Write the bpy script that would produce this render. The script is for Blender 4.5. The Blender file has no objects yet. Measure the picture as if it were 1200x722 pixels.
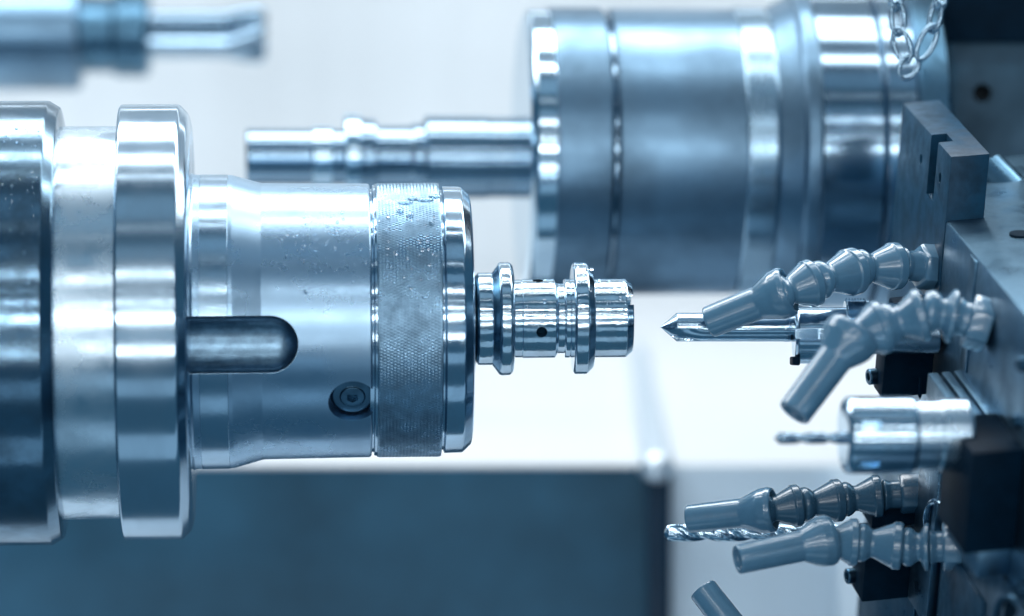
import bpy, bmesh, math, random
from mathutils import Vector, Matrix
random.seed(4)
PI = math.pi
sc = bpy.context.scene
COL = sc.collection

# ------------------------------------------------------------------ scale: S metres per photo pixel in the plane of focus
S = 0.0003
D = 5500.0                      # camera distance to that plane, in the same pixels
H = 1.1                         # height of the camera above the workshop floor


def P(x, y, d=0.0):
    """point seen at photo position x, y that lies d (pixels of the focus plane) behind the plane of focus"""
    k = (D + d) / D
    return Vector(((x - 600) * k * S, d * S, H + (361 - y) * k * S))


def K(d):
    return (D + d) / D * S


# ------------------------------------------------------------------ camera
cam = bpy.data.cameras.new('camera')
cam_o = bpy.data.objects.new('camera', cam)
COL.objects.link(cam_o)
cam_o.location = (0, -D * S, H)
cam_o.rotation_euler = (PI / 2, 0, 0)
cam.sensor_width = 36
cam.lens = 36 * D / 1200
cam.clip_start = 0.05
cam.clip_end = 100
cam.dof.use_dof = True
cam.dof.focus_distance = (D - 60) * S
cam.dof.aperture_fstop = 5.0
sc.camera = cam_o

# ------------------------------------------------------------------ world, lamps, exposure
w = bpy.data.worlds.new('World')
sc.world = w
w.use_nodes = True
bg = w.node_tree.nodes['Background']
bg.inputs[0].default_value = (0.072, 0.20, 0.325, 1)
bg.inputs[1].default_value = 0.50

LAMP = (0.92, 0.965, 1.0)


def lamp(name, x, y, d, target, sx, sy, radiance, color=LAMP):
    """a rectangular lamp at frame position x, y px from the middle of the view, d px behind the plane of focus"""
    L = bpy.data.lights.new(name, 'AREA')
    L.shape = 'RECTANGLE'
    L.size = sx * S
    L.size_y = sy * S
    L.energy = radiance * PI * (sx * S) * (sy * S)
    L.color = color
    o = bpy.data.objects.new(name, L)
    COL.objects.link(o)
    o.location = Vector((x * S, d * S, H + y * S))
    t = Vector((target[0] * S, target[2] * S, H + target[1] * S))
    o.rotation_euler = (t - o.location).to_track_quat('-Z', 'Y').to_euler()
    return o


# work lamps under the roof of the machine
lamp('roof_lamp', 0, 1600, 700, (0, 0, 500), 4600, 540, 8.5)
lamp('roof_lamp', 0, 1650, -60, (0, 0, 0), 4200, 120, 10)
lamp('back_lamp', 250, 1250, 1900, (250, -250, 2300), 3200, 300, 3.6)
# lamps of the workshop, high in front of the machine and behind the photographer
for e, wd, rad in ((79, 0.8, 9.0), (48, 0.5, 4), (24.5, 0.8, 18.0), (16, 0.25, 7), (10, 0.55, 15.0), (2.0, 2.2, 14.0), (-12.8, 0.5, 15.0), (-15.6, 0.6, 17.0)):
    r = 7000 if abs(e) < 30 else 3200
    a = math.radians(e)
    lamp('workshop_lamp', 0, r * math.sin(a), -r * math.cos(a), (0, 0, 0), r * 1.1, r * math.radians(wd), rad)
for e, wd, rad in ((-33, 9, 0.42), (-66, 15, 0.42), (60, 14, 0.35), (35, 7, 0.28), (-7, 5, .3)):  # unseen soft lamps added to lay paler bands on the steel
    r = 3600 if abs(e) > 20 else 7000
    a = math.radians(e)
    lamp('band_fill', 0, r * math.sin(a), -r * math.cos(a), (0, 0, 0), r * 1.3, r * math.radians(wd), rad, (0.55, 0.79, 1.0))

vs = sc.view_settings
vs.view_transform = 'Standard'
vs.look = 'None'
vs.exposure = 0
vs.gamma = 1
vs.use_curve_mapping = False
sc.render.engine = 'CYCLES'
sc.cycles.use_denoising = True
sc.cycles.max_bounces = 8
sc.cycles.sample_clamp_indirect = 6

# ------------------------------------------------------------------ materials


def mat(name, base, metal=0.0, rough=0.4, var=0.0, vpx=40.0, rvar=0.0, bump=0.0, bpx=6.0, stretch=(1, 1, 1), bstretch=(1, 1, 1), coat=0.0, base2=None, spec=0.5):
    m = bpy.data.materials.new(name)
    m.use_nodes = True
    nt = m.node_tree
    N, Lk = nt.nodes, nt.links
    b = N['Principled BSDF']
    b.inputs['Base Color'].default_value = (*base, 1)
    b.inputs['Metallic'].default_value = metal
    b.inputs['Roughness'].default_value = rough
    b.inputs['Specular IOR Level'].default_value = spec
    if coat:
        b.inputs['Coat Weight'].default_value = coat
        b.inputs['Coat Roughness'].default_value = 0.08
    tc = N.new('ShaderNodeTexCoord')

    def noise(px, st, detail=4):
        mp = N.new('ShaderNodeMapping')
        mp.inputs['Scale'].default_value = st
        Lk.new(tc.outputs['Object'], mp.inputs[0])
        n = N.new('ShaderNodeTexNoise')
        n.inputs['Scale'].default_value = 1 / (px * S)
        n.inputs['Detail'].default_value = detail
        n.inputs['Roughness'].default_value = 0.6
        Lk.new(mp.outputs[0], n.inputs['Vector'])
        return n
    if var or rvar:
        n = noise(vpx, stretch)
        if var:
            mx = N.new('ShaderNodeMix')
            mx.data_type = 'RGBA'
            b2 = base2 or tuple(c * (1 - var) for c in base)
            mx.inputs['A'].default_value = (*base, 1)
            mx.inputs['B'].default_value = (*b2, 1)
            mr = N.new('ShaderNodeMapRange')
            mr.inputs['From Min'].default_value = 0.38
            mr.inputs['From Max'].default_value = 0.68
            Lk.new(n.outputs[0], mr.inputs[0])
            Lk.new(mr.outputs[0], mx.inputs['Factor'])
            Lk.new(mx.outputs['Result'], b.inputs['Base Color'])
        if rvar:
            mr = N.new('ShaderNodeMapRange')
            mr.inputs['From Min'].default_value = 0.3
            mr.inputs['From Max'].default_value = 0.7
            mr.inputs['To Min'].default_value = max(0.03, rough - rvar)
            mr.inputs['To Max'].default_value = rough + rvar
            Lk.new(n.outputs[0], mr.inputs[0])
            Lk.new(mr.outputs[0], b.inputs['Roughness'])
    if bump:
        n = noise(bpx, bstretch, 3)
        bp = N.new('ShaderNodeBump')
        bp.inputs['Strength'].default_value = 1.0
        bp.inputs['Distance'].default_value = bump * S
        Lk.new(n.outputs[0], bp.inputs['Height'])
        Lk.new(bp.outputs[0], b.inputs['Normal'])
    return m


TURN = (1, 0.06, 0.06)
M = {}
M['flange'] = mat('ground_steel', (0.55, 0.69, 0.80), 1, 0.15, var=0.14, vpx=90, rvar=0.05, bump=0.035, bpx=4, bstretch=(1, .04, .04), stretch=(1, .3, .3))
M['neck'] = mat('bright_steel', (0.68, 0.81, 0.90), 1, 0.25, var=0.14, vpx=50, rvar=0.09, bump=0.07, bpx=6, bstretch=(1, .15, .15))
M['housing'] = mat('oily_dark_steel', (0.21, 0.33, 0.43), 1, 0.17, var=0.5, vpx=60, rvar=0.07, bump=0.08, bpx=5)
M['sleeve'] = mat('satin_steel', (0.40, 0.57, 0.72), 1, 0.28, var=0.12, vpx=70, rvar=0.05, bump=0.05, bpx=5)
M['ring'] = mat('polished_steel', (0.56, 0.72, 0.85), 1, 0.13, var=0.2, vpx=40, rvar=0.05, bump=0.08, bpx=14)
M['holder'] = mat('wet_polished_steel', (0.68, 0.81, 0.90), 1, 0.13, var=0.15, vpx=20, rvar=0.06, bump=0.24, bpx=12)
M['black'] = mat('black_oxide', (0.002, 0.016, 0.034), 0, 0.55, var=0.3, vpx=30, bump=0.15, bpx=5, spec=.06)
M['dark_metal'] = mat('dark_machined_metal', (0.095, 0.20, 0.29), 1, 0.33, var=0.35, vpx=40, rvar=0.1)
M['groove'] = mat('dark_groove', (0.04, 0.10, 0.17), 1, 0.4)
M['rear'] = mat('rear_steel', (0.40, 0.57, 0.70), 1, 0.22, var=0.25, vpx=120, rvar=0.08, stretch=(1, .4, .4))
M['rear_satin'] = mat('rear_satin_steel', (0.20, 0.325, 0.44), 1, 0.36, var=0.5, vpx=150, rvar=0.08)
M['rear_bright'] = mat('rear_bright_steel', (0.60, 0.76, 0.87), 1, 0.12)
M['drum'] = mat('rear_drum_steel', (0.32, 0.45, 0.56), 1, 0.14, var=0.2, vpx=120)
M['plastic'] = mat('grey_hose_plastic', (0.118, 0.265, 0.39), 0, 0.2, var=0.14, vpx=22, rvar=0.07, bump=0.06, bpx=3, spec=1.0, coat=.6)
M['plastic_dark'] = mat('dark_hose_plastic', (0.048, 0.128, 0.20), 0, 0.24, var=0.2, vpx=22, rvar=0.06, bump=0.06, bpx=3, spec=.8, coat=.4)
M['turret'] = mat('turret_steel', (0.155, 0.295, 0.41), 1, 0.36, var=0.45, vpx=50, rvar=0.1, bump=0.14, bpx=5)
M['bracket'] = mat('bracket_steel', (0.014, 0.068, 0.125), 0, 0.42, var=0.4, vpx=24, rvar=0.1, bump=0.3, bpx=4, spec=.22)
M['drill'] = mat('tool_steel', (0.56, 0.72, 0.84), 1, 0.17, rvar=0.05, vpx=12, var=0.15)
M['wall'] = mat('pale_wall_paint', (0.85, 0.90, 0.93), 0, 0.5, var=0.16, vpx=330, stretch=(1, 1, .12))
M['slope'] = mat('pale_sheet_metal', (0.815, 0.83, 0.84), 0, 0.35, var=0.04, vpx=500)
M['panel'] = mat('slate_panel_paint', (0.032, 0.118, 0.192), 0, 0.5, var=0.5, vpx=380, spec=.25)
M['side_panel'] = mat('grey_panel_paint', (0.74, 0.88, 0.98), 0, 0.5, var=0.12, vpx=420, stretch=(1, 1, .15))
M['post'] = mat('dark_post_paint', (0.004, 0.024, 0.05), 0, 0.4, spec=.2)
M['trim'] = mat('corner_trim_steel', (0.85, 0.92, 0.97), 1, 0.42)
M['tray'] = mat('tray_sheet', (0.66, 0.76, 0.84), 0, 0.4, var=0.15, vpx=200)
M['column'] = mat('column_paint', (0.028, 0.105, 0.17), 0, 0.42, var=0.5, vpx=90, rvar=0.1, spec=.3)
M['hole'] = mat('painted_hole_shade', (0.003, 0.018, 0.034), 0, 0.6, spec=.05)  # shade inside holes, put in as a near-black base
M['slot'] = mat('shaded_wet_slot', (0.24, 0.37, 0.48), 1, 0.28, var=.35, vpx=14, bump=.2, bpx=8)  # wet slot floor, the recess shade put in as a darker base
M['band'] = mat('sleeve_band_steel', (0.48, 0.64, 0.77), 1, 0.2, var=0.12, vpx=50, rvar=0.05, bump=0.07, bpx=6)
M['chain'] = mat('chain_steel', (0.36, 0.50, 0.61), 1, 0.22)


M['knurl'] = mat('knurled_steel', (0.26, 0.41, 0.54), 1, 0.30, var=0.4, vpx=24, rvar=0.1)


def droplet_material():
    m = bpy.data.materials.new('coolant_film')
    m.use_nodes = True
    b = m.node_tree.nodes['Principled BSDF']
    b.inputs['Base Color'].default_value = (0.9, 0.95, 1, 1)
    b.inputs['Roughness'].default_value = 0.02
    b.inputs['Transmission Weight'].default_value = 1
    b.inputs['IOR'].default_value = 1.4
    return m


M['drop'] = droplet_material()

# ------------------------------------------------------------------ object helpers


def finish(bm, name, material, parent=None, angle=34, matrix=None):
    bmesh.ops.recalc_face_normals(bm, faces=bm.faces)
    for e in bm.edges:
        if len(e.link_faces) == 2:
            e.smooth = e.calc_face_angle(0) < math.radians(angle)
    for f in bm.faces:
        f.smooth = True
    me = bpy.data.meshes.new(name)
    bm.to_mesh(me)
    bm.free()
    me.materials.append(material)
    o = bpy.data.objects.new(name, me)
    COL.objects.link(o)
    if parent is not None:
        o.parent = parent
    if matrix is not None:
        o.matrix_local = matrix
    return o


def tag(o, label=None, cat=None, group=None, kind=None):
    for k, v in (('label', label), ('category', cat), ('group', group), ('kind', kind)):
        if v:
            o[k] = v
    return o


def frame(loc, axis, up=Vector((0, 0, 1))):
    x = Vector(axis).normalized()
    y = up.cross(x).normalized()
    z = x.cross(y)
    m = Matrix((x, y, z)).transposed().to_4x4()
    m.translation = loc
    return m


def thing(name, matrix, label, cat, group=None):
    o = bpy.data.objects.new(name, None)
    o.empty_display_size = 0.01
    COL.objects.link(o)
    o.matrix_world = matrix
    return tag(o, label, cat, group)


def soften(prof, b, n=3):
    """round the inner corners of a profile, with a support point on either side"""
    out = [prof[0]]
    for i in range(1, len(prof) - 1):
        p0, p, p1 = Vector(prof[i - 1]), Vector(prof[i]), Vector(prof[i + 1])
        a, c = (p0 - p), (p1 - p)
        la, lc = a.length, c.length
        if la < 1e-6 or lc < 1e-6:
            continue
        a /= la
        c /= lc
        if a.dot(c) < -0.985:
            out.append(tuple(p))
            continue
        r = min(b, la * 0.3, lc * 0.3)
        out.append(tuple(p + a * r * 1.5))
        for k in range(n + 1):
            t = k / n
            q = (p + a * r) * (1 - t) ** 2 + p * 2 * t * (1 - t) + (p + c * r) * t * t
            out.append(tuple(q))
        out.append(tuple(p + c * r * 1.5))
    out.append(prof[-1])
    return out


def lathe_bm(prof, s, segs=160, bevel=1.5, oy=0.0, oz=0.0, phase=0.0):
    """solid of revolution about local x; prof = [(u, radius)] in pixels"""
    pr = soften(prof, bevel) if bevel else prof
    bm = bmesh.new()
    uvl = bm.loops.layers.uv.new('UVMap')
    rings = []
    for u, r in pr:
        if r < 1e-5:
            rings.append([bm.verts.new((u * s, oy * s, oz * s))])
        else:
            rings.append([bm.verts.new((u * s, (oy + r * math.cos(2 * PI * k / segs + phase)) * s, (oz + r * math.sin(2 * PI * k / segs + phase)) * s)) for k in range(segs)])
    for i in range(len(rings) - 1):
        A, B = rings[i], rings[i + 1]
        rr = max(pr[i][1], pr[i + 1][1])
        for k in range(segs):
            k2 = (k + 1) % segs
            if len(A) == 1 and len(B) == 1:
                continue
            if len(A) == 1:
                f = bm.faces.new((A[0], B[k], B[k2]))
                uv = [(pr[i][0], k), (pr[i + 1][0], k), (pr[i + 1][0], k + 1)]
            elif len(B) == 1:
                f = bm.faces.new((A[k], B[0], A[k2]))
                uv = [(pr[i][0], k), (pr[i + 1][0], k), (pr[i][0], k + 1)]
            else:
                f = bm.faces.new((A[k], B[k], B[k2], A[k2]))
                uv = [(pr[i][0], k), (pr[i + 1][0], k), (pr[i + 1][0], k + 1), (pr[i][0], k + 1)]
            for lp, (a, kk) in zip(f.loops, uv):
                lp[uvl].uv = (a, kk / segs * 2 * PI * rr)
    if len(rings[0]) > 1:
        bm.faces.new(rings[0])
    if len(rings[-1]) > 1:
        bm.faces.new(rings[-1])
    return bm


def closed(prof):
    """a tube profile (outer outline from left to right) closed to the axis"""
    return [(prof[0][0], 0)] + list(prof) + [(prof[-1][0], 0)]


def lathe(name, prof, s, material, parent, segs=160, bevel=1.5, **kw):
    return finish(lathe_bm(closed(prof), s, segs, bevel, **kw), name, material, parent)


def radial_bm(us, fn, s, segs=96):
    bm = bmesh.new()
    rings = [[bm.verts.new((u * s, fn(u, 2 * PI * k / segs) * math.cos(2 * PI * k / segs) * s, fn(u, 2 * PI * k / segs) * math.sin(2 * PI * k / segs) * s)) for k in range(segs)] for u in us]
    for A, B in zip(rings, rings[1:]):
        for k in range(segs):
            bm.faces.new((A[k], B[k], B[(k + 1) % segs], A[(k + 1) % segs]))
    bm.faces.new(rings[0])
    bm.faces.new(rings[-1])
    return bm


def box_bm(bm, mtx, sx, sy, sz, bevel=0.0):
    r = bmesh.ops.create_cube(bm, size=1, matrix=mtx @ Matrix.Diagonal((sx, sy, sz, 1)))
    if bevel:
        es = list({e for v in r['verts'] for e in v.link_edges})
        bmesh.ops.bevel(bm, geom=es, offset=bevel, segments=2, affect='EDGES', profile=0.5)
    return bm


def hexa_bm(pts, bevel=0.0):
    """eight world points: left face a b c d, right face a b c d"""
    bm = bmesh.new()
    v = [bm.verts.new(p) for p in pts]
    for q in ((0, 1, 2, 3), (4, 5, 6, 7), (0, 1, 5, 4), (1, 2, 6, 5), (2, 3, 7, 6), (3, 0, 4, 7)):
        bm.faces.new([v[i] for i in q])
    bmesh.ops.recalc_face_normals(bm, faces=bm.faces)
    if bevel:
        bmesh.ops.bevel(bm, geom=list(bm.edges), offset=bevel * S, segments=2, affect='EDGES', profile=0.5)
    return bm


def cut(o, cutters, angle=34, mats=None):
    """carve cutter bmeshes (in the object's own coordinates) out of an object"""
    for i_, cb in enumerate(cutters):
        bmesh.ops.recalc_face_normals(cb, faces=cb.faces)
        me = bpy.data.meshes.new('cutter')
        cb.to_mesh(me)
        cb.free()
        if mats:
            me.materials.append(mats[i_])
        c = bpy.data.objects.new('cutter', me)
        COL.objects.link(c)
        bpy.context.view_layer.update()
        c.matrix_world = o.matrix_world
        md = o.modifiers.new('cut', 'BOOLEAN')
        md.operation = 'DIFFERENCE'
        md.solver = 'EXACT'
        md.object = c
        if mats:
            md.material_mode = 'TRANSFER'
        bpy.context.view_layer.update()
        dg = bpy.context.evaluated_depsgraph_get()
        me2 = bpy.data.meshes.new_from_object(o.evaluated_get(dg))
        o.modifiers.clear()
        bpy.data.objects.remove(c)
        me2.name = o.name
        o.data = me2
    b = bmesh.new()
    b.from_mesh(o.data)
    for e in b.edges:
        if len(e.link_faces) == 2:
            e.smooth = e.calc_face_angle(0) < math.radians(angle)
    for f in b.faces:
        f.smooth = True
    b.to_mesh(o.data)
    b.free()


def rod_bm(a, b_, r, segs=24, bm=None):
    """cylinder between two points given in px of the local frame, radius px"""
    bm = bm or bmesh.new()
    a, b_ = Vector(a) * S, Vector(b_) * S
    m = frame((a + b_) / 2, b_ - a) @ Matrix.Rotation(PI / 2, 4, 'Y')
    bmesh.ops.create_cone(bm, cap_ends=True, segments=segs, radius1=r * S, radius2=r * S, depth=(b_ - a).length, matrix=m)
    return bm


# ================================================================== THE SETTING
def quad_sheet(name, pts, material, thick=(0, 0.004, 0)):
    t = Vector(thick)
    bm = hexa_bm([*pts, *[p + t for p in pts]])
    return tag(finish(bm, name, material), kind='structure')


def R3(x, z, d):
    """point x, z px from the middle of the view at depth d"""
    return Vector((x * S, d * S, H + z * S))


# back wall with a seam, sloping chute plate, lower guard panels, tray
quad_sheet('back_wall', [R3(-2600, -420, 2900), R3(2600, -420, 2900), R3(2600, 2300, 2900), R3(-2600, 2300, 2900)], M['wall'], (0, .006, 0))
ZE = -222                       # height of the fold at the guard's top edge
DE = 1150
quad_sheet('chute_plate', [R3(-2600, ZE, DE), R3(2600, ZE, DE), R3(2600, 60, 2890), R3(-2600, 60, 2890)], M['slope'], (0, 0, -.003))
g = quad_sheet('guard_panel', [R3(-2600, -900, DE - 8), R3(190, -900, DE - 8), R3(190, ZE - 4, DE - 8), R3(-2600, ZE - 4, DE - 8)], M['panel'])
g2 = quad_sheet('side_panel', [R3(224, -900, DE - 8), R3(2600, -900, DE - 8), R3(2600, ZE - 4, DE - 8), R3(224, ZE - 4, DE - 8)], M['side_panel'])
quad_sheet('folded_panel', [R3(470, -900, DE - 330), R3(2600, -900, DE - 330), R3(2600, ZE - 3, DE - 22), R3(452, ZE - 3, DE - 22)], M['side_panel'])
quad_sheet('chip_tray', [R3(-2600, -760, 250), R3(2600, -760, 250), R3(2600, -800, DE - 14), R3(-2600, -800, DE - 14)], M['tray'], (0, 0, -.004))

# the corner post of the guard and the rolled edge above it
post = thing('guard_post', frame(R3(190, -900, DE - 30), (1, 0, 0)), 'dark vertical corner post of the blurred slate panel, below a white glint', 'post')
bm = bmesh.new()
box_bm(bm, Matrix.Translation((17 * S, 0, 335 * S)), 34 * S, 40 * S, 668 * S, 5 * S)
finish(bm, 'post_body', M['post'], post)
mt = frame(Vector((14 * S, -8 * S, 676 * S)), Vector((0, 860, 140)))
r0 = lathe_bm([(-24, 0), (-23, 9), (-18, 17), (-10, 22), (0, 24), (20, 24), (980, 14), (980, 0)], S, 40, 0)
bmesh.ops.transform(r0, matrix=mt, verts=r0.verts)
finish(r0, 'rolled_edge', M['trim'], post)
quad_sheet('roof_panel', [R3(-2600, 1800, -250), R3(2600, 1800, -250), R3(2600, 1900, 2890), R3(-2600, 1900, 2890)], M['wall'], (0, 0, .005))

# ================================================================== MAIN SPINDLE (left)
TH = 0.046
AX = Vector((math.cos(TH), math.sin(TH), 0.0085))
SPI = thing('lathe_spindle', frame(P(600, 374.0), AX), 'large steel main spindle with knurled ring, entering from the left', 'spindle')


def rel(pr):
    return [(u - 600, r) for u, r in pr]


lathe('housing', rel([(-420, 259), (62, 259), (75, 251), (77, 240), (77, 205)]), S, M['housing'], SPI, 224)
lathe('neck', rel([(60, 229), (146, 229)]), S, M['neck'], SPI, 224)
lathe('flange', rel([(143.5, 250), (146, 254), (213, 254), (224, 243), (227, 232), (227, 160)]), S, M['flange'], SPI, 224, bevel=2.5)
sl = lathe('sleeve', rel([(222, 178), (229, 172), (236, 171.5), (274, 171), (308, 161.5), (340, 161), (432, 160), (434, 158)]), S, M['sleeve'], SPI, 224, bevel=1)
bnd = lathe('sleeve_band', rel([(236.5, 171.2), (237, 171.9), (269, 171.6), (269.5, 171)]), S, M['band'], SPI, 224, bevel=.2)
# slot milled into the sleeve with a round-nosed cutter
zc = -26.0
A0, A1, rr = 196 - 600, 350 - 600 - 33, 33


def capsule(r, a0, a1, yc):
    pr = [(a0, 0), (a0, r)] + [(a1 + r * math.sin(PI / 2 * k / 14), r * math.cos(PI / 2 * k / 14)) for k in range(15)]
    pr[-1] = (pr[-1][0], 0)
    c = lathe_bm(pr, S, 64, 0)
    bmesh.ops.transform(c, matrix=Matrix.Translation((0, yc * S, zc * S)) @ Matrix.Diagonal((1, .58, 1, 1)), verts=c.verts)
    return c


cb = bmesh.new()
n = 24
top = [(A0, rr), *[(A1 + rr * math.sin(PI * k / n), rr * math.cos(PI * k / n)) for k in range(n + 1)], (A0, -rr)]
v0 = [cb.verts.new((x * S, -240 * S, (zc + z) * S)) for x, z in top]
v1 = [cb.verts.new((x * S, -142 * S, (zc + z) * S)) for x, z in top]
cb.faces.new(v0)
cb.faces.new(v1)
for k in range(len(top)):
    k2 = (k + 1) % len(top)
    cb.faces.new((v0[k], v0[k2], v1[k2], v1[k]))
cap = capsule(rr - .4, A0, A1, -141)
ph = math.asin(93 / 160)
nrm = Vector((0, -math.cos(ph), -math.sin(ph)))
c0 = nrm * 160
cx = 411 - 600
cb2 = rod_bm(Vector((cx, *(nrm * 138).yz)), Vector((cx, *(nrm * 190).yz)), 28, 48)
cbb = cb.copy()
for v in cbb.verts:
    if v.co.y > -200 * S:
        v.co.y = -60 * S
cut(bnd, [cbb])
cut(sl, [cb, cap, cb2], mats=[M['slot'], M['slot'], M['sleeve']])
# countersunk screw
SM = frame(Vector((cx * S, nrm.y * 138 * S, nrm.z * 138 * S)), nrm, Vector((1, 0, 0)))
sw = finish(lathe_bm([(0, 0), (0, 26), (7, 26), (10.5, 22.5), (11, 14.5), (13.2, 13.6), (13.4, 11.5), (13.4, 9), (13.4, 0)], S, 64, .7), 'set_screw', M['dark_metal'], SPI, matrix=SM)
hx = lathe_bm([(6, 0), (6, 7.2), (20, 7.2), (20, 0)], S, 6, 0)
cut(sw, [hx])
sw['label'] = 'dark round socket screw'
lathe('lock_ring', rel([(431, 154), (436.5, 154), (437, 158), (440.5, 158.5), (441, 155)]), S, M['ring'], SPI, 224, bevel=.8)
def tri(x):
    x -= math.floor(x)
    return 1 - abs(2 * x - 1)


NK = 1100


def knurl(u, th):
    c = th / (2 * PI) * 272
    q = (u + 160) / 3.9
    h = min(tri(q * .5 + c), tri(q * .5 - c)) * 1.7
    e = min(1, (u + 159) / 2, (-85.5 - u) / 2)
    return 159.6 + max(0, e) * min(1.0, h) * .75


finish(radial_bm([-159.5] + [-158.6 + .82 * i for i in range(89)] + [-85.2], knurl, S, NK), 'knurled_ring', M['knurl'], SPI, 180)
lathe('end_ring', rel([(513, 152), (518, 152), (519, 156), (540, 155.5), (550, 146), (551.5, 140), (551.5, 60)]), S, M['ring'], SPI, 224, bevel=1.5)
lathe('inner_nose', rel([(548, 70), (553, 66), (556, 56), (557, 40)]), S, M['dark_metal'], SPI, 96)

# droplets of coolant on the sleeve, ring and housing
db = bmesh.new()
for i in range(300):
    q = random.random()
    if q < .55:
        u, r0, ph = random.gauss(372, 32), 160.5, math.radians(random.gauss(30, 9))
    elif q < .75:
        u, r0, ph = random.uniform(440, 512), 161, math.radians(random.uniform(5, 50))
    else:
        u, r0, ph = random.uniform(2, 60), 259, math.radians(random.uniform(-5, 60))
    if q < .55 and not 312 < u < 430:
        continue
    sz = random.choice((.8, 1, 1.2, 1.5, 2.1))
    base = Vector(((u - 600), -r0 * math.cos(ph), r0 * math.sin(ph)))
    m = frame(base * S, Vector((0, -math.cos(ph), math.sin(ph))), Vector((1, 0, 0))) @ Matrix.Diagonal((.55, random.uniform(.9, 1.5), 1, 1))
    bmesh.ops.create_icosphere(db, subdivisions=2, radius=sz * S, matrix=m)
for u, deg, sx, sy in ((474, 58, 9, 5), (483, 61, 6, 4), (497, 60, 10, 4.5), (508, 63, 7, 5), (468, 52, 4, 6), (480, 49, 3.5, 5), (452, 40, 4, 3), (503, 44, 3, 4)):
    ph = math.radians(deg)
    base = Vector(((u - 600), -160.2 * math.cos(ph), 160.2 * math.sin(ph)))
    m = frame(base * S, Vector((0, -math.cos(ph), math.sin(ph))), Vector((1, 0, 0))) @ Matrix.Diagonal((2.0, sy, sx, 1))
    bmesh.ops.create_icosphere(db, subdivisions=3, radius=S, matrix=m)
d_ = finish(db, 'coolant_droplets', M['drop'], SPI, 80)
d_['kind'] = 'stuff'

# ================================================================== SMALL TOOL HOLDER IN THE SPINDLE
TH_ = thing('tool_holder', frame(P(650, 373.0), AX), 'small polished steel tool holder with two flanges, held in the left spindle', 'tool holder')


def rl2(pr):
    return [(u - 650, r) for u, r in pr]


lathe('collar', rl2([(553, 36), (556.5, 37), (557, 50), (560, 54), (576, 54), (577.5, 51)]), S, M['holder'], TH_, 128, bevel=1)
lathe('rear_flange', rl2([(576, 54), (578, 56.5), (584, 65), (587, 66.3), (597, 66), (600.5, 62.5), (602, 55), (602, 40)]), S, M['holder'], TH_, 128, bevel=1.5)
bd = lathe('body', rl2([(601, 45.5), (610.6, 45.5), (611, 44.8), (611.6, 46.2), (649.5, 46.2), (652.2, 43), (652.6, 41), (660.5, 41), (661, 45), (662, 46.2), (667, 46.2), (667.5, 44.5), (668, 46), (673, 46)]), S, M['holder'], TH_, 144, bevel=.8)
cs = []
for py, u0 in ((389, 632.5), (328.6, 630)):
    a = math.asin(max(-.98, min(.98, (373 - py) / 46.2)))
    dv = Vector((0, -math.cos(a), math.sin(a)))
    cs.append(rod_bm(Vector((u0 - 650, *(dv * 26).yz)), Vector((u0 - 650, *(dv * 60).yz)), 6.4, 28))
cut(bd, cs)
for py, u0 in ((389, 632.5),):
    a = math.asin((373 - py) / 46.2)
    dv = Vector((0, -math.cos(a), math.sin(a)))
    mm = frame(Vector(((u0 - 650) * S, dv.y * 33 * S, dv.z * 33 * S)), dv, Vector((1, 0, 0)))
    finish(lathe_bm([(0, 0), (0, 6.2), (2, 6.2), (2, 0)], S, 24, .2), 'hole_shade_plug', M['hole'], TH_, matrix=mm)  # near-black disc, puts the shade of the drilled hole into colour
lathe('front_flange', rl2([(670.5, 40), (670.5, 62), (673, 65.5), (687, 65.5), (694.5, 58), (695.5, 54), (695.5, 40)]), S, M['holder'], TH_, 128, bevel=1.5)
ns = lathe('nose', rl2([(694, 46.2), (733, 46.2), (740.5, 40), (741, 36), (741, 26), (728, 25)]), S, M['holder'], TH_, 128, bevel=1)
kb = bmesh.new()
box_bm(kb, Matrix.Translation(((740 - 650) * S, -33 * S, (373 - 352) * S)), 18 * S, 50 * S, 12 * S)
cut(ns, [kb])
db = bmesh.new()
for i in range(46):
    u, ph = random.choice((random.uniform(604, 648), random.uniform(672, 692), random.uniform(697, 732))), math.radians(random.uniform(10, 75))
    r0 = 65.6 if 670 < u < 694 else 46.3
    base = Vector(((u - 650), -r0 * math.cos(ph), r0 * math.sin(ph)))
    m = frame(base * S, Vector((0, -math.cos(ph), math.sin(ph))), Vector((1, 0, 0))) @ Matrix.Diagonal((.5, random.uniform(.9, 1.6), 1, 1))
    bmesh.ops.create_icosphere(db, subdivisions=2, radius=random.choice((.8, 1.1, 1.6, 2.4)) * S, matrix=m)
d_ = finish(db, 'coolant_droplets', M['drop'], TH_, 80)
d_['kind'] = 'stuff'

# ================================================================== REAR SPINDLE (top right) AND ITS ARBOR
RD = 600
TR = 0.077
AXR = Vector((math.cos(TR), math.sin(TR), 0.0))
sR = K(RD)
RSP = thing('counter_spindle', frame(P(800, 178, RD), AXR), 'blurred large steel spindle behind, upper right, with stepped rings', 'spindle')


def rl3(pr):
    return [(u - 800, r) for u, r in pr]


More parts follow.
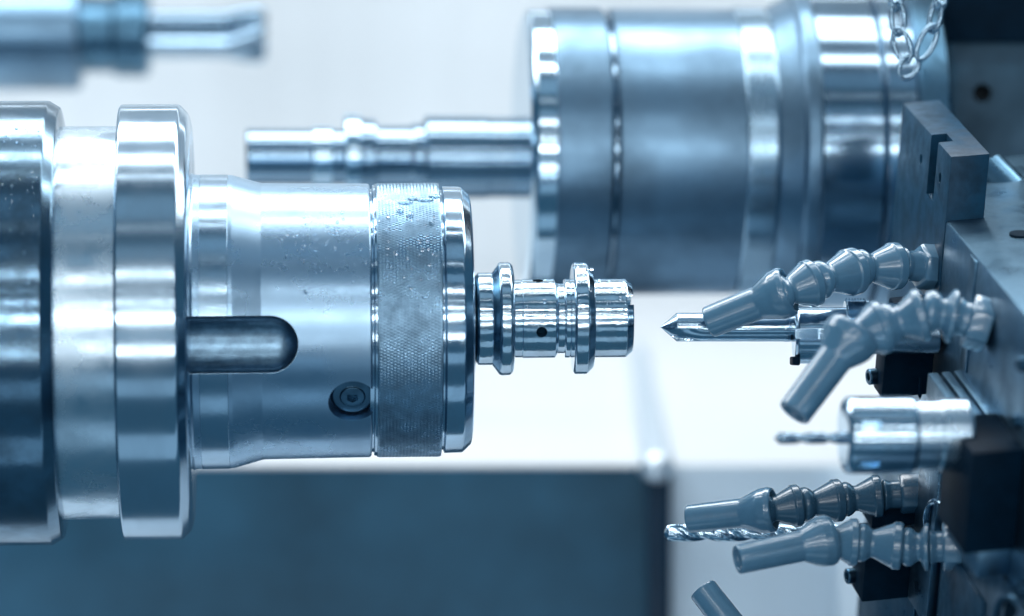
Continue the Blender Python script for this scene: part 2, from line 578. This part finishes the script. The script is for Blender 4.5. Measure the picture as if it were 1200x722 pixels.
lathe('end_ring', rl3([(610, 100), (610, 152), (614, 163), (618, 166.5), (641, 166.5)]), sR, M['rear_bright'], RSP, 192, bevel=2)
lathe('lock_ring', rl3([(640, 168.5), (701, 168.5), (703, 166)]), sR, M['rear_satin'], RSP, 192)
lathe('ring_groove', rl3([(700, 160), (702, 159), (705, 163), (709, 163.5), (710, 160), (714, 160)]), sR, M['drum'], RSP, 192)
lathe('sleeve', rl3([(710, 163), (712, 167.5), (857, 167.5)]), sR, M['rear_satin'], RSP, 192)
lathe('raised_band', rl3([(855, 167), (858, 169.5), (890, 169.5), (895, 168)]), sR, M['rear'], RSP, 192, bevel=3)
lathe('shoulder', rl3([(893, 168), (900, 171), (914, 178), (918, 180), (920, 178)]), sR, M['rear_satin'], RSP, 192, bevel=4)
lathe('rim', rl3([(918, 180), (924, 187), (938, 188), (942, 186)]), sR, M['rear_satin'], RSP, 192, bevel=4)
lathe('drum', rl3([(940, 186), (1010, 186)]), sR, M['drum'], RSP, 192)
lathe('drum_groove', rl3([(1008, 180), (1017, 180)]), sR, M['groove'], RSP, 192)
lathe('back_drum', rl3([(1015, 187), (1050, 187)]), sR, M['drum'], RSP, 192)
lathe('back_disc', rl3([(1049, 184), (1052, 194), (1084, 194), (1088, 190)]), sR, M['dark_metal'], RSP, 192)

ARB = thing('stepped_arbor', frame(P(450, 184.5, RD), AXR), 'blurred slim stepped steel arbor pointing left from the rear spindle', 'tool')


def rl4(pr):
    return [(u - 450, r) for u, r in pr]


lathe('shank', rl4([(288, 30), (290, 33), (367, 33)]), sR, M['drum'], ARB, 96)
lathe('shank_collar', rl4([(365, 34), (367, 36), (388, 36), (390, 34)]), sR, M['rear_bright'], ARB, 96)
lathe('spacer', rl4([(389, 33), (404, 33)]), sR, M['drum'], ARB, 96)
lathe('ring_flange', rl4([(402, 44), (404, 51), (421, 51), (423, 46)]), sR, M['rear_bright'], ARB, 96, bevel=3)
lathe('nut', rl4([(422, 46), (440, 45), (442, 36)]), sR, M['drum'], ARB, 96)
lathe('neck', rl4([(441, 37), (480, 37), (484, 40), (498, 40)]), sR, M['drum'], ARB, 96)
lathe('thick_shank', rl4([(496, 45), (499, 49), (572, 49)]), sR, M['drum'], ARB, 96)
lathe('rear_sleeve', rl4([(571, 48), (612, 48)]), sR, M['drum'], ARB, 96)

# ================================================================== BLURRED MILLING TOOL (top left)
MD = 1250
sM = K(MD)
MIL = thing('milling_tool', frame(P(180, 40, MD), Vector((1, .03, 0))), 'strongly blurred fluted cutter in its holder at the upper left', 'milling tool')


def rl5(pr):
    return [(u - 180, r) for u, r in pr]


lathe('tool_sleeve', rl5([(-200, 66), (92, 66), (96, 60)]), sM, M['rear_satin'], MIL, 96)
lathe('collet_nut', rl5([(94, 45), (132, 45), (136, 50), (170, 50), (176, 44)]), sM, M['dark_metal'], MIL, 12)


def mill(u, t):
    a = 4 * (t + PI / 4) + max(0, u - 84) * 0.07
    f = .5 + .5 * math.cos(a)
    return 33 * (1 - .46 * (1 - f) ** 1.5) * (1 if u < 126 else 1 - (u - 126) / 30)


finish(radial_bm([-4 + i * 2 for i in range(69)], mill, sM, 72), 'cutter', M['drum'], MIL, 40)

# ================================================================== TOOL TURRET (right)
P0 = Vector((1060, 121, 150))
VE = Vector((58, 65, -250))      # towards the camera along the block
VD = Vector((-15, 170, 50))      # down the block
VX = Vector((38, -3, 8))         # across the block


W0 = P(*P0)
WE = (P(*(P0 + VE * 1.8)) - W0) / 1.8
WD = (P(*(P0 + VD * 1.8)) - W0) / 1.8
WX = P(*(P0 + VX)) - W0


def T(a, b, c=0.0):
    """point of the turret: a towards the camera, b down its left face, c across to the right"""
    return W0 + WE * a + WD * b + WX * c


def tblock(a0, a1, b0, b1, c0, c1, bevel=2.0):
    return hexa_bm([T(a0, b0, c0), T(a1, b0, c0), T(a1, b1, c0), T(a0, b1, c0), T(a0, b0, c1), T(a1, b0, c1), T(a1, b1, c1), T(a0, b1, c1)], bevel)


I4 = Matrix.Identity(4)
TUR = thing('tool_turret', Matrix.Translation(T(1, 2)), 'big grey steel turret block at the right edge that carries the drills and hoses', 'turret')
tinv = TUR.matrix_world.inverted()
def tpart(bm, name, material, parent=None, angle=34):
    p = parent or TUR
    m = p.matrix_world.inverted() if p is TUR else tinv
    bmesh.ops.transform(bm, matrix=tinv, verts=bm.verts)
    return finish(bm, name, material, p, angle)


tpart(tblock(0.0, 4.6, .42, 5.2, 0.0, 9.0, 3), 'turret_body', M['turret'])

BR = thing('clamp_bracket', Matrix.Translation(T(.5, .417)), 'slotted grey steel bracket standing on the turret below the chain', 'bracket')
binv = BR.matrix_world.inverted()
bpy.context.view_layer.update()
bm = tblock(-.015, 1.0, 0, 1.02, -.03, 1.12, 1.6)
bmesh.ops.transform(bm, matrix=binv, verts=bm.verts)
br = finish(bm, 'bracket_plate', M['bracket'], BR)
bpy.context.view_layer.update()
cbs = []
c1 = tblock(.60, .74, -.3, .39, -.5, .42, 0)
for c in (c1,):
    bmesh.ops.transform(c, matrix=binv, verts=c.verts)
    cbs.append(c)
for a_, b_ in ((.44, .22), (.83, .20)):
    p, q = T(a_, b_, -.3), T(a_, b_, .35)
    c = rod_bm(p / S, q / S, 6, 20)
    bmesh.ops.scale(c, vec=(1, 1, 1), verts=c.verts)
    bmesh.ops.transform(c, matrix=binv, verts=c.verts)
    cbs.append(c)
cut(br, cbs)
# droplets clinging to the bracket
db = bmesh.new()
for a_, b_, sz in ((.44, .27, 2.6), (.83, .25, 2.6), (.67, .385, 3), (.45, .37, 1.4), (.3, .33, 1.2)):
    p = T(a_, b_, -.01)
    bmesh.ops.create_icosphere(db, subdivisions=2, radius=sz * S, matrix=binv @ Matrix.Translation(p) @ Matrix.Diagonal((.6, .8, 1.5, 1)))
d_ = finish(db, 'coolant_droplets', M['drop'], BR, 80)
d_['kind'] = 'stuff'

# disc coloured as the shade of a hole in the turret top and a slanting cylinder behind it
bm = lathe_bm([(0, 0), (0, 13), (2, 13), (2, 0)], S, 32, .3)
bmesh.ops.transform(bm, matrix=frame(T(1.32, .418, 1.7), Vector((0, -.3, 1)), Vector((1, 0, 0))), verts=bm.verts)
tpart(bm, 'hole_shade_disc', M['hole'])
bm = rod_bm(P(1150, 205, 120) / S, P(1290, 345, 60) / S, 34, 40)
tpart(bm, 'slanting_tube', M['dark_metal'])
# ribs of the slide plate below the upper hoses
for c0, c1 in ((-.95, -.66), (-.56, -.30), (-.2, .02)):
    tpart(tblock(1.5, 2.18, 1.19, 1.34, c0, c1, 1.5), 'slide_rib', M['turret'])
for c0, c1 in ((-.9, -.5), (-.4, .0)):
    tpart(tblock(1.4, 2.7, 2.92, 3.1, c0, c1, 1.5), 'lower_slide_rib', M['turret'])


def ring_part(name, a, b, R, r, c=-.1, material='ring', squash=1):
    bm = bmesh.new()
    n1, n2 = 40, 10
    vs_ = [[bm.verts.new((math.sin(2 * PI * j / n2) * r * S, (R + r * math.cos(2 * PI * j / n2)) * math.cos(2 * PI * i / n1) * S, (R + r * math.cos(2 * PI * j / n2)) * math.sin(2 * PI * i / n1) * S)) for j in range(n2)] for i in range(n1)]
    for i in range(n1):
        for j in range(n2):
            bm.faces.new((vs_[i][j], vs_[(i + 1) % n1][j], vs_[(i + 1) % n1][(j + 1) % n2], vs_[i][(j + 1) % n2]))
    nx = (T(0, 0, -1) - T(0, 0, 0)) + Vector((0, -.003, 0))
    bmesh.ops.transform(bm, matrix=frame(T(a, b, c), nx), verts=bm.verts)
    return tpart(bm, name, M[material])


ring_part('port_rim', 1.50, 2.20, 27, 3.6, -.25, 'drum')
ring_part('port_rim', 2.81, 2.21, 34, 5, -.1, 'dark_metal')
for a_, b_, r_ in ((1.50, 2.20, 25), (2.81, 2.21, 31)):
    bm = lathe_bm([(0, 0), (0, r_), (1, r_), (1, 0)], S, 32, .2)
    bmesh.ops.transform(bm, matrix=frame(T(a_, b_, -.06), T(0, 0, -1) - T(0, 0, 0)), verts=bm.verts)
    tpart(bm, 'bore_shade_disc', M['hole'])  # flat dark disc, the shaded depth of the port painted on


def cap_screw(a, b, c=0.0, r=8.0, parent=None):
    bm = lathe_bm([(-4, 0), (-4, r), (r * .9, r), (r, r * .88), (r, r * .55), (r * .4, r * .5), (r * .4, 0)], S, 28, .5)
    bmesh.ops.transform(bm, matrix=frame(T(a, b, c), T(0, 0, -1) - T(0, 0, 0) + Vector((0, -.0015, 0))), verts=bm.verts)
    return tpart(bm, 'cap_screw', M['dark_metal'])


for a_, b_ in ((1.9, .62), (2.55, .70), (2.55, 1.05), (1.3, 1.9), (2.0, 1.98), (2.9, 1.92), (2.25, 2.45), (2.05, 2.75), (1.3, 2.55)):
    cap_screw(a_, b_)
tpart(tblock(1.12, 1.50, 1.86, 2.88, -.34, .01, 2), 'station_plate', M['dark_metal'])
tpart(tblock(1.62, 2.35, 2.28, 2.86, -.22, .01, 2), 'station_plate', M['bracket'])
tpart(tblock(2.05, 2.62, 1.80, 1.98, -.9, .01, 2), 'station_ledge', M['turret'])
tpart(tblock(0.0, 1.10, 2.60, 4.6, -.10, .01, 2), 'shade_face_plate', M['dark_metal'])  # added dark sheets, the lower face's dark reflection put in as colour
tpart(tblock(1.52, 3.6, 2.0, 4.6, -.10, .01, 2), 'shade_face_plate', M['dark_metal'])
tpart(tblock(1.50, 1.62, .44, 1.16, -.05, .01, 1), 'face_rib', M['turret'])


def clamp_block(a0, a1, b0, b1, c0, label, screws=()):
    base = T((a0 + a1) / 2, b1, c0 / 2)
    t = thing('clamp_block', Matrix.Translation(base), label, 'clamp', 'black clamp blocks on the turret')
    inv = Matrix.Translation(-base)
    bm = tblock(a0, a1, b0, b1, c0, -.02, 2.5)
    bmesh.ops.transform(bm, matrix=inv, verts=bm.verts)
    finish(bm, 'block_body', M['black'], t)
    for a_, b_ in screws:
        q = T(a_, b_, c0)
        nx = T(0, 0, -1) - T(0, 0, 0) + Vector((0, -.0015, 0))
        m = Matrix.Translation(-base) @ frame(q, nx)
        finish(lathe_bm([(-6, 0), (-6, 9.5), (9, 9.5), (10, 8.5), (10, 5), (4, 4.6), (4, 0)], S, 28, .6), 'clamp_screw', M['dark_metal'], t, matrix=m)
    return t


# ---------------------------------------------------------------- drills and their holders
def tool_axis(tilt):
    return Vector((-math.cos(tilt), -math.sin(tilt), 0))


def put(name, x, y, d, axis, label, cat, group=None):
    return thing(name, frame(P(x, y, d), axis), label, cat, group)


dT1 = -70
AT1 = Vector((1, .03, 0))
t = put('boring_holder', 930, 393, dT1, AT1, 'steel tool holder cylinder behind the upper hoses, gripping the pointed spot drill', 'tool holder')
k1 = K(dT1)
hb = lathe('holder_body', [(0, 28), (4, 33), (62, 33)], k1, M['drill'], t, 96)
nb = bmesh.new()
box_bm(nb, Matrix.Translation((8 * k1, -33 * k1, 2 * k1)), 40 * k1, 22 * k1, 12 * k1)
cut(hb, [nb])
lathe('threaded_neck', [(60, 27)] + [q for i in range(7) for q in ((62 + i * 3.4, 30), (63.7 + i * 3.4, 27))] + [(88, 27)], k1, M['drill'], t, 64, bevel=.3, oz=14)
lathe('holder_tail', [(86, 30), (170, 30)], k1, M['neck'], t, 64, oz=8)
fb = bmesh.new()
box_bm(fb, Matrix.Translation((1 * k1, -6 * k1, -30 * k1)), 9 * k1, 40 * k1, 10 * k1, 2 * k1)
finish(fb, 'locking_lug', M['black'], t)

t = put('spot_drill', 774, 383.5, dT1, AT1, 'pointed spot drill under the nozzle of the upper hose', 'drill', 'drill bits on the turret')


def spot(u, th):
    r = min(16.8, max(.2, u * .88))
    th = (th + .35) % PI
    if u < 48:
        e = .6 * min(1, (48 - u) / 30)
        if th < PI / 2:
            flat = 3.2 / max(.05, max(math.cos(th), math.sin(th)) if False else math.sin(th + .0) if th > .2 else .2)
            r = r * (1 - e) + min(r, max(6.0, 9.5 / max(.2, math.sin(min(th, PI - th) + .15)))) * e
    return r


finish(radial_bm([0, .5, 1, 2, 4, 6, 8, 10, 12, 14, 16, 17, 17.6, 19, 22, 26, 30, 35, 40, 45, 50, 55, 60, 64, 70, 90, 120, 158], spot, k1, 128), 'drill_body', M['drill'], t, 30)
lathe('drill_ring', [(143, 16.4), (146, 17.2), (150, 17.2), (153, 16.4)], k1, M['ring'], t, 64, bevel=.5)


def twist(R, pitch, core, tip, us_end):
    def f(u, th):
        a = th - 2 * PI * u / pitch
        a = (a % PI) - PI / 2
        fl = math.exp(-(a / .62) ** 4)
        r = R * (1 - (1 - core) * fl)
        if abs(a) > 1.18:
            r = R * 1.0
        elif abs(a) > .9:
            r = min(r, R * .93)
        return min(r, max(.15, u * tip))
    return f


# chuck with the small twist drill, nearest the camera
dT2 = -400
k2 = K(dT2)
AT2 = Vector((1, .115, .0))
t = put('drill_chuck', 988, 510, dT2, AT2, 'blurred steel collet chuck with notched nut, holding the thin twist drill', 'drill chuck')
cn = lathe('collet_nut', [(0, 10), (0, 40), (5, 45.5), (80, 45.5), (84, 42)], k2, M['drill'], t, 128, bevel=2)
cbs = []
for i in range(6):
    a = math.radians(i * 60 + 76)
    c = bmesh.new()
    box_bm(c, Matrix.Rotation(a, 4, 'X') @ Matrix.Translation((26 * k2, 0, 45 * k2)), 22 * k2, 13 * k2, 30 * k2)
    cbs.append(c)
cut(cn, cbs)
lathe('chuck_body', [(82, 41), (112, 41), (114, 43), (146, 43), (150, 38)], k2, M['neck'], t, 128)
t = put('twist_drill', 907, 513.5, dT2 - 10, AT2, 'thin blurred spiral twist drill in the steel chuck', 'drill', 'drill bits on the turret')
finish(radial_bm([i * .7 for i in range(14)] + [10 + i * 1.5 for i in range(58)], twist(7.0, 66, .46, 1.2, 97), k2, 48), 'drill_body', M['drum'], t, 40)

# lower twist drill
dT3 = 30
k3 = K(dT3)
t = put('twist_drill', 778, 624.5, dT3, Vector((1, .04, 0)), 'shiny spiral twist drill below the third hose nozzle', 'drill', 'drill bits on the turret')
finish(radial_bm([i * .8 for i in range(14)] + [12 + i * 2.0 for i in range(110)], twist(10.3, 104, .56, 2.2, 230), k3, 96), 'drill_body', M['rear_bright'], t, 40)

# clamp blocks on the turret face
clamp_block(.84, 1.02, 1.15, 1.56, -1.5, 'black clamp block with a screw under the pointed drill holder', ((.88, 1.47),))
clamp_block(.80, .95, .98, 1.13, -1.2, 'small black clamp block with a screw above the pointed drill holder', ((.86, 1.06),))
clamp_block(2.2, 2.7, 1.15, 1.78, -1.45, 'large black clamp block behind the blurred drill chuck at the right edge', ())
clamp_block(.80, 1.05, 2.5, 2.92, -1.6, 'black clamp block with a screw below the lowest full hose', ((.86, 2.83),))
clamp_block(.80, 1.05, 2.30, 2.42, -1.5, 'thin black clamp block between the two lower hoses', ())

# small pin hanging below the black clamp
t = thing('index_pin', frame(P(1078, 468, -60), Vector((0, 0, 1)), Vector((1, 0, 0))), 'tiny dark pointed pin hanging below the black clamp block', 'pin')
lathe('pin_body', [(0, .4), (4, 2.2), (9, 2.6), (10, 1.6), (26, 1.6)], K(-60), M['black'], t, 20, bevel=.3)


# ---------------------------------------------------------------- segmented coolant hoses
def seg_profile(L, R):
    k = R / 24.5
    return [(-10 * k, 12 * k), (-9 * k, 17 * k), (-4 * k, 20.4 * k), (0, 20.6 * k), (4 * k, 18.6 * k), (8 * k, 15 * k), (11 * k, 15 * k), (L * .62, 23.6 * k), (L * .63 + 1, 25.2 * k), (L * .80, 25.2 * k), (L * .84, 23.5 * k), (L * .83, 19.0 * k)]


def hose(label, pts, R, noz_R, hexw, material, noz_mat=None):
    """pts: (x, y, depth): nozzle mouth, bell, then joints, then the two ends of the hexagon"""
    w_ = [P(*p) for p in pts]
    t = thing('coolant_hose', Matrix.Translation(w_[-1]), label, 'hose', 'segmented coolant hoses')
    inv = Matrix.Translation(-w_[-1])
    a, b = w_[0], w_[1]
    L = (b - a).length / S
    bR = R * 1.07
    outer = [(0, noz_R * .72), (0, noz_R * .93), (2, noz_R), (L - 29, noz_R * 1.06), (L - 14, bR * .91), (L - 7, bR), (L + 4, bR * 1.04), (L + 9, bR * .97), (L + 10, bR * .86), (L + 3, bR * .80), (L - 4, bR * .4)]
    bmn = lathe_bm([(6, 0), (6, noz_R * .68)] + outer + [(L - 4, 0)], S, 64, 2.0)
    finish(bmn, 'nozzle', noz_mat or material, t, 40, inv @ frame(a, b - a))
    for i in range(1, len(w_) - 2):
        p, q = w_[i], w_[i + 1]
        L = (q - p).length / S
        ob = finish(lathe_bm(closed(seg_profile(L, R)), S, 64, 1.2), 'segment', material, t, 40, inv @ frame(p, q - p))
    p, q = w_[-2], w_[-1]
    L = (q - p).length / S
    hx = lathe_bm(closed([(-9, R * .5), (-4, R * .78), (3, R * .66), (L * .3, R * .68)]), S, 48, 1.5)
    finish(hx, 'ball_end', material, t, 40, inv @ frame(p, q - p))
    hb_ = lathe_bm(closed([(L * .28, hexw * .92), (L * .34, hexw), (L * .96, hexw), (L, hexw * .94)]), S, 6, 0, phase=PI / 6 + .12)
    bmesh.ops.bevel(hb_, geom=list(hb_.edges), offset=1.4 * S, segments=2, affect='EDGES', profile=.5)
    finish(hb_, 'hex_fitting', material, t, 30, inv @ frame(p, q - p))
    return t


hose('uppermost grey segmented coolant hose, its nozzle resting over the pointed spot drill',
     [(830, 378, -100), (916, 344, -124), (962, 328, -104), (1011, 315, -66), (1061, 311, -40), (1114, 315, -16)], 27, 18.5, 27.5, M['plastic'])
hose('blurred grey coolant hose bending steeply down in front of the pointed drill holder',
     [(930, 485, -330), (996, 396, -300), (1043, 380, -288), (1092, 366, -290), (1124, 372, -290), (1160, 383, -290)], 29.5, 19, 31, M['plastic'])
hose('dark segmented coolant hose whose nozzle lies along the lower spiral drill',
     [(806, 608, -6), (898, 598, -34), (945, 591, -26), (993, 585, -14), (1040, 580, -12), (1090, 577, -10)], 24.5, 16.5, 24, M['plastic_dark'], M['plastic'])
hose('grey segmented coolant hose lowest of the complete ones, nozzle pointing left',
     [(864, 656, -205), (966, 634, -178), (1012, 636, -176), (1066, 641, -180), (1094, 641, -184), (1130, 640, -186)], 26.5, 17, 29, M['plastic'])
# fifth hose: only its nozzle reaches into the picture
t = thing('coolant_hose', Matrix.Translation(P(955, 860, -120)), 'grey hose nozzle rising from the bottom edge of the picture', 'hose', 'segmented coolant hoses')
a, b = P(823, 690, -60), P(955, 860, -120)
L = (b - a).length / S
finish(lathe_bm([(6, 0), (6, 11), (0, 12), (0, 16), (2, 17), (L - 30, 19), (L - 12, 26), (L, 28), (L, 0)], S, 64, 1.5), 'nozzle', M['plastic'], t, 40, Matrix.Translation(-b) @ frame(a, b - a))

# ================================================================== CHAIN
CHD = 130
CH = thing('hanging_chain', Matrix.Translation(P(1075, -40, CHD)), 'small steel chain hanging in a loop from above, in front of the rear spindle', 'chain')
ci = Matrix.Translation(-P(1075, -40, CHD))


def link(c, ang, ln, wd, roll, r=3.2):
    """an open oval link of wire: centre px, direction angle in the picture, half length and half width px"""
    bm = bmesh.new()
    n1, n2 = 36, 10
    k = K(CHD)
    rows = []
    for i in range(n1):
        t_ = 2 * PI * i / n1
        x = math.cos(t_) * wd
        z = math.sin(t_) * ln
        tn = Vector((-math.sin(t_) * wd, 0, math.cos(t_) * ln)).normalized()
        nn = Vector((tn.z, 0, -tn.x))
        row = []
        for j in range(n2):
            b_ = 2 * PI * j / n2
            v = Vector((x, 0, z)) + nn * (r * math.cos(b_)) + Vector((0, 1, 0)) * (r * math.sin(b_))
            row.append(bm.verts.new(v * k))
        rows.append(row)
    for i in range(n1):
        for j in range(n2):
            bm.faces.new((rows[i][j], rows[(i + 1) % n1][j], rows[(i + 1) % n1][(j + 1) % n2], rows[i][(j + 1) % n2]))
    m = ci @ Matrix.Translation(P(c[0], c[1], CHD)) @ Matrix.Rotation(ang, 4, 'Y') @ Matrix.Rotation(roll, 4, 'Z')
    finish(bm, 'link', M['chain'], CH, 80, m)


for c, a_, ln, wd, ro in (((1050, -8), .05, 20, 8, .5), ((1052, 22), -.05, 19, 8.5, .35), ((1057, 53), -.30, 20, 9.5, -.35), ((1065, 78), .55, 15, 11, .25),
                          ((1086, 50), .45, 22, 9, .25), ((1096, 20), .22, 18, 8, -.75), ((1103, -8), .1, 19, 8, .5)):
    link(c, a_, ln, wd, ro)

# ================================================================== COLUMN BEHIND (upper right)
CD = 560
CO = thing('machine_column', Matrix.Translation(P(1250, 500, CD)), 'dark machine column with a round hole at the upper right edge', 'machine')
cinv = CO.matrix_world.inverted()
bm = hexa_bm([P(1102, 30, CD), P(1600, 30, CD), P(1600, 720, CD), P(1102, 720, CD), P(1102, 30, CD + 400), P(1600, 30, CD + 400), P(1600, 720, CD + 400), P(1102, 720, CD + 400)], 4)
bmesh.ops.transform(bm, matrix=cinv, verts=bm.verts)
cf = finish(bm, 'column_face', M['column'], CO)
bpy.context.view_layer.update()
c = rod_bm(P(1151, 109, CD - 60) / S, P(1151, 109, CD + 120) / S, 12, 32)
bmesh.ops.transform(c, matrix=cinv, verts=c.verts)
cut(cf, [c])
bm = hexa_bm([P(1100, -500, CD - 14), P(1600, -500, CD - 14), P(1600, 50, CD - 14), P(1100, 50, CD - 14), P(1100, -500, CD + 402), P(1600, -500, CD + 402), P(1600, 28, CD + 402), P(1100, 28, CD + 402)], 4)
bmesh.ops.transform(bm, matrix=cinv, verts=bm.verts)
finish(bm, 'column_head', M['black'], CO)
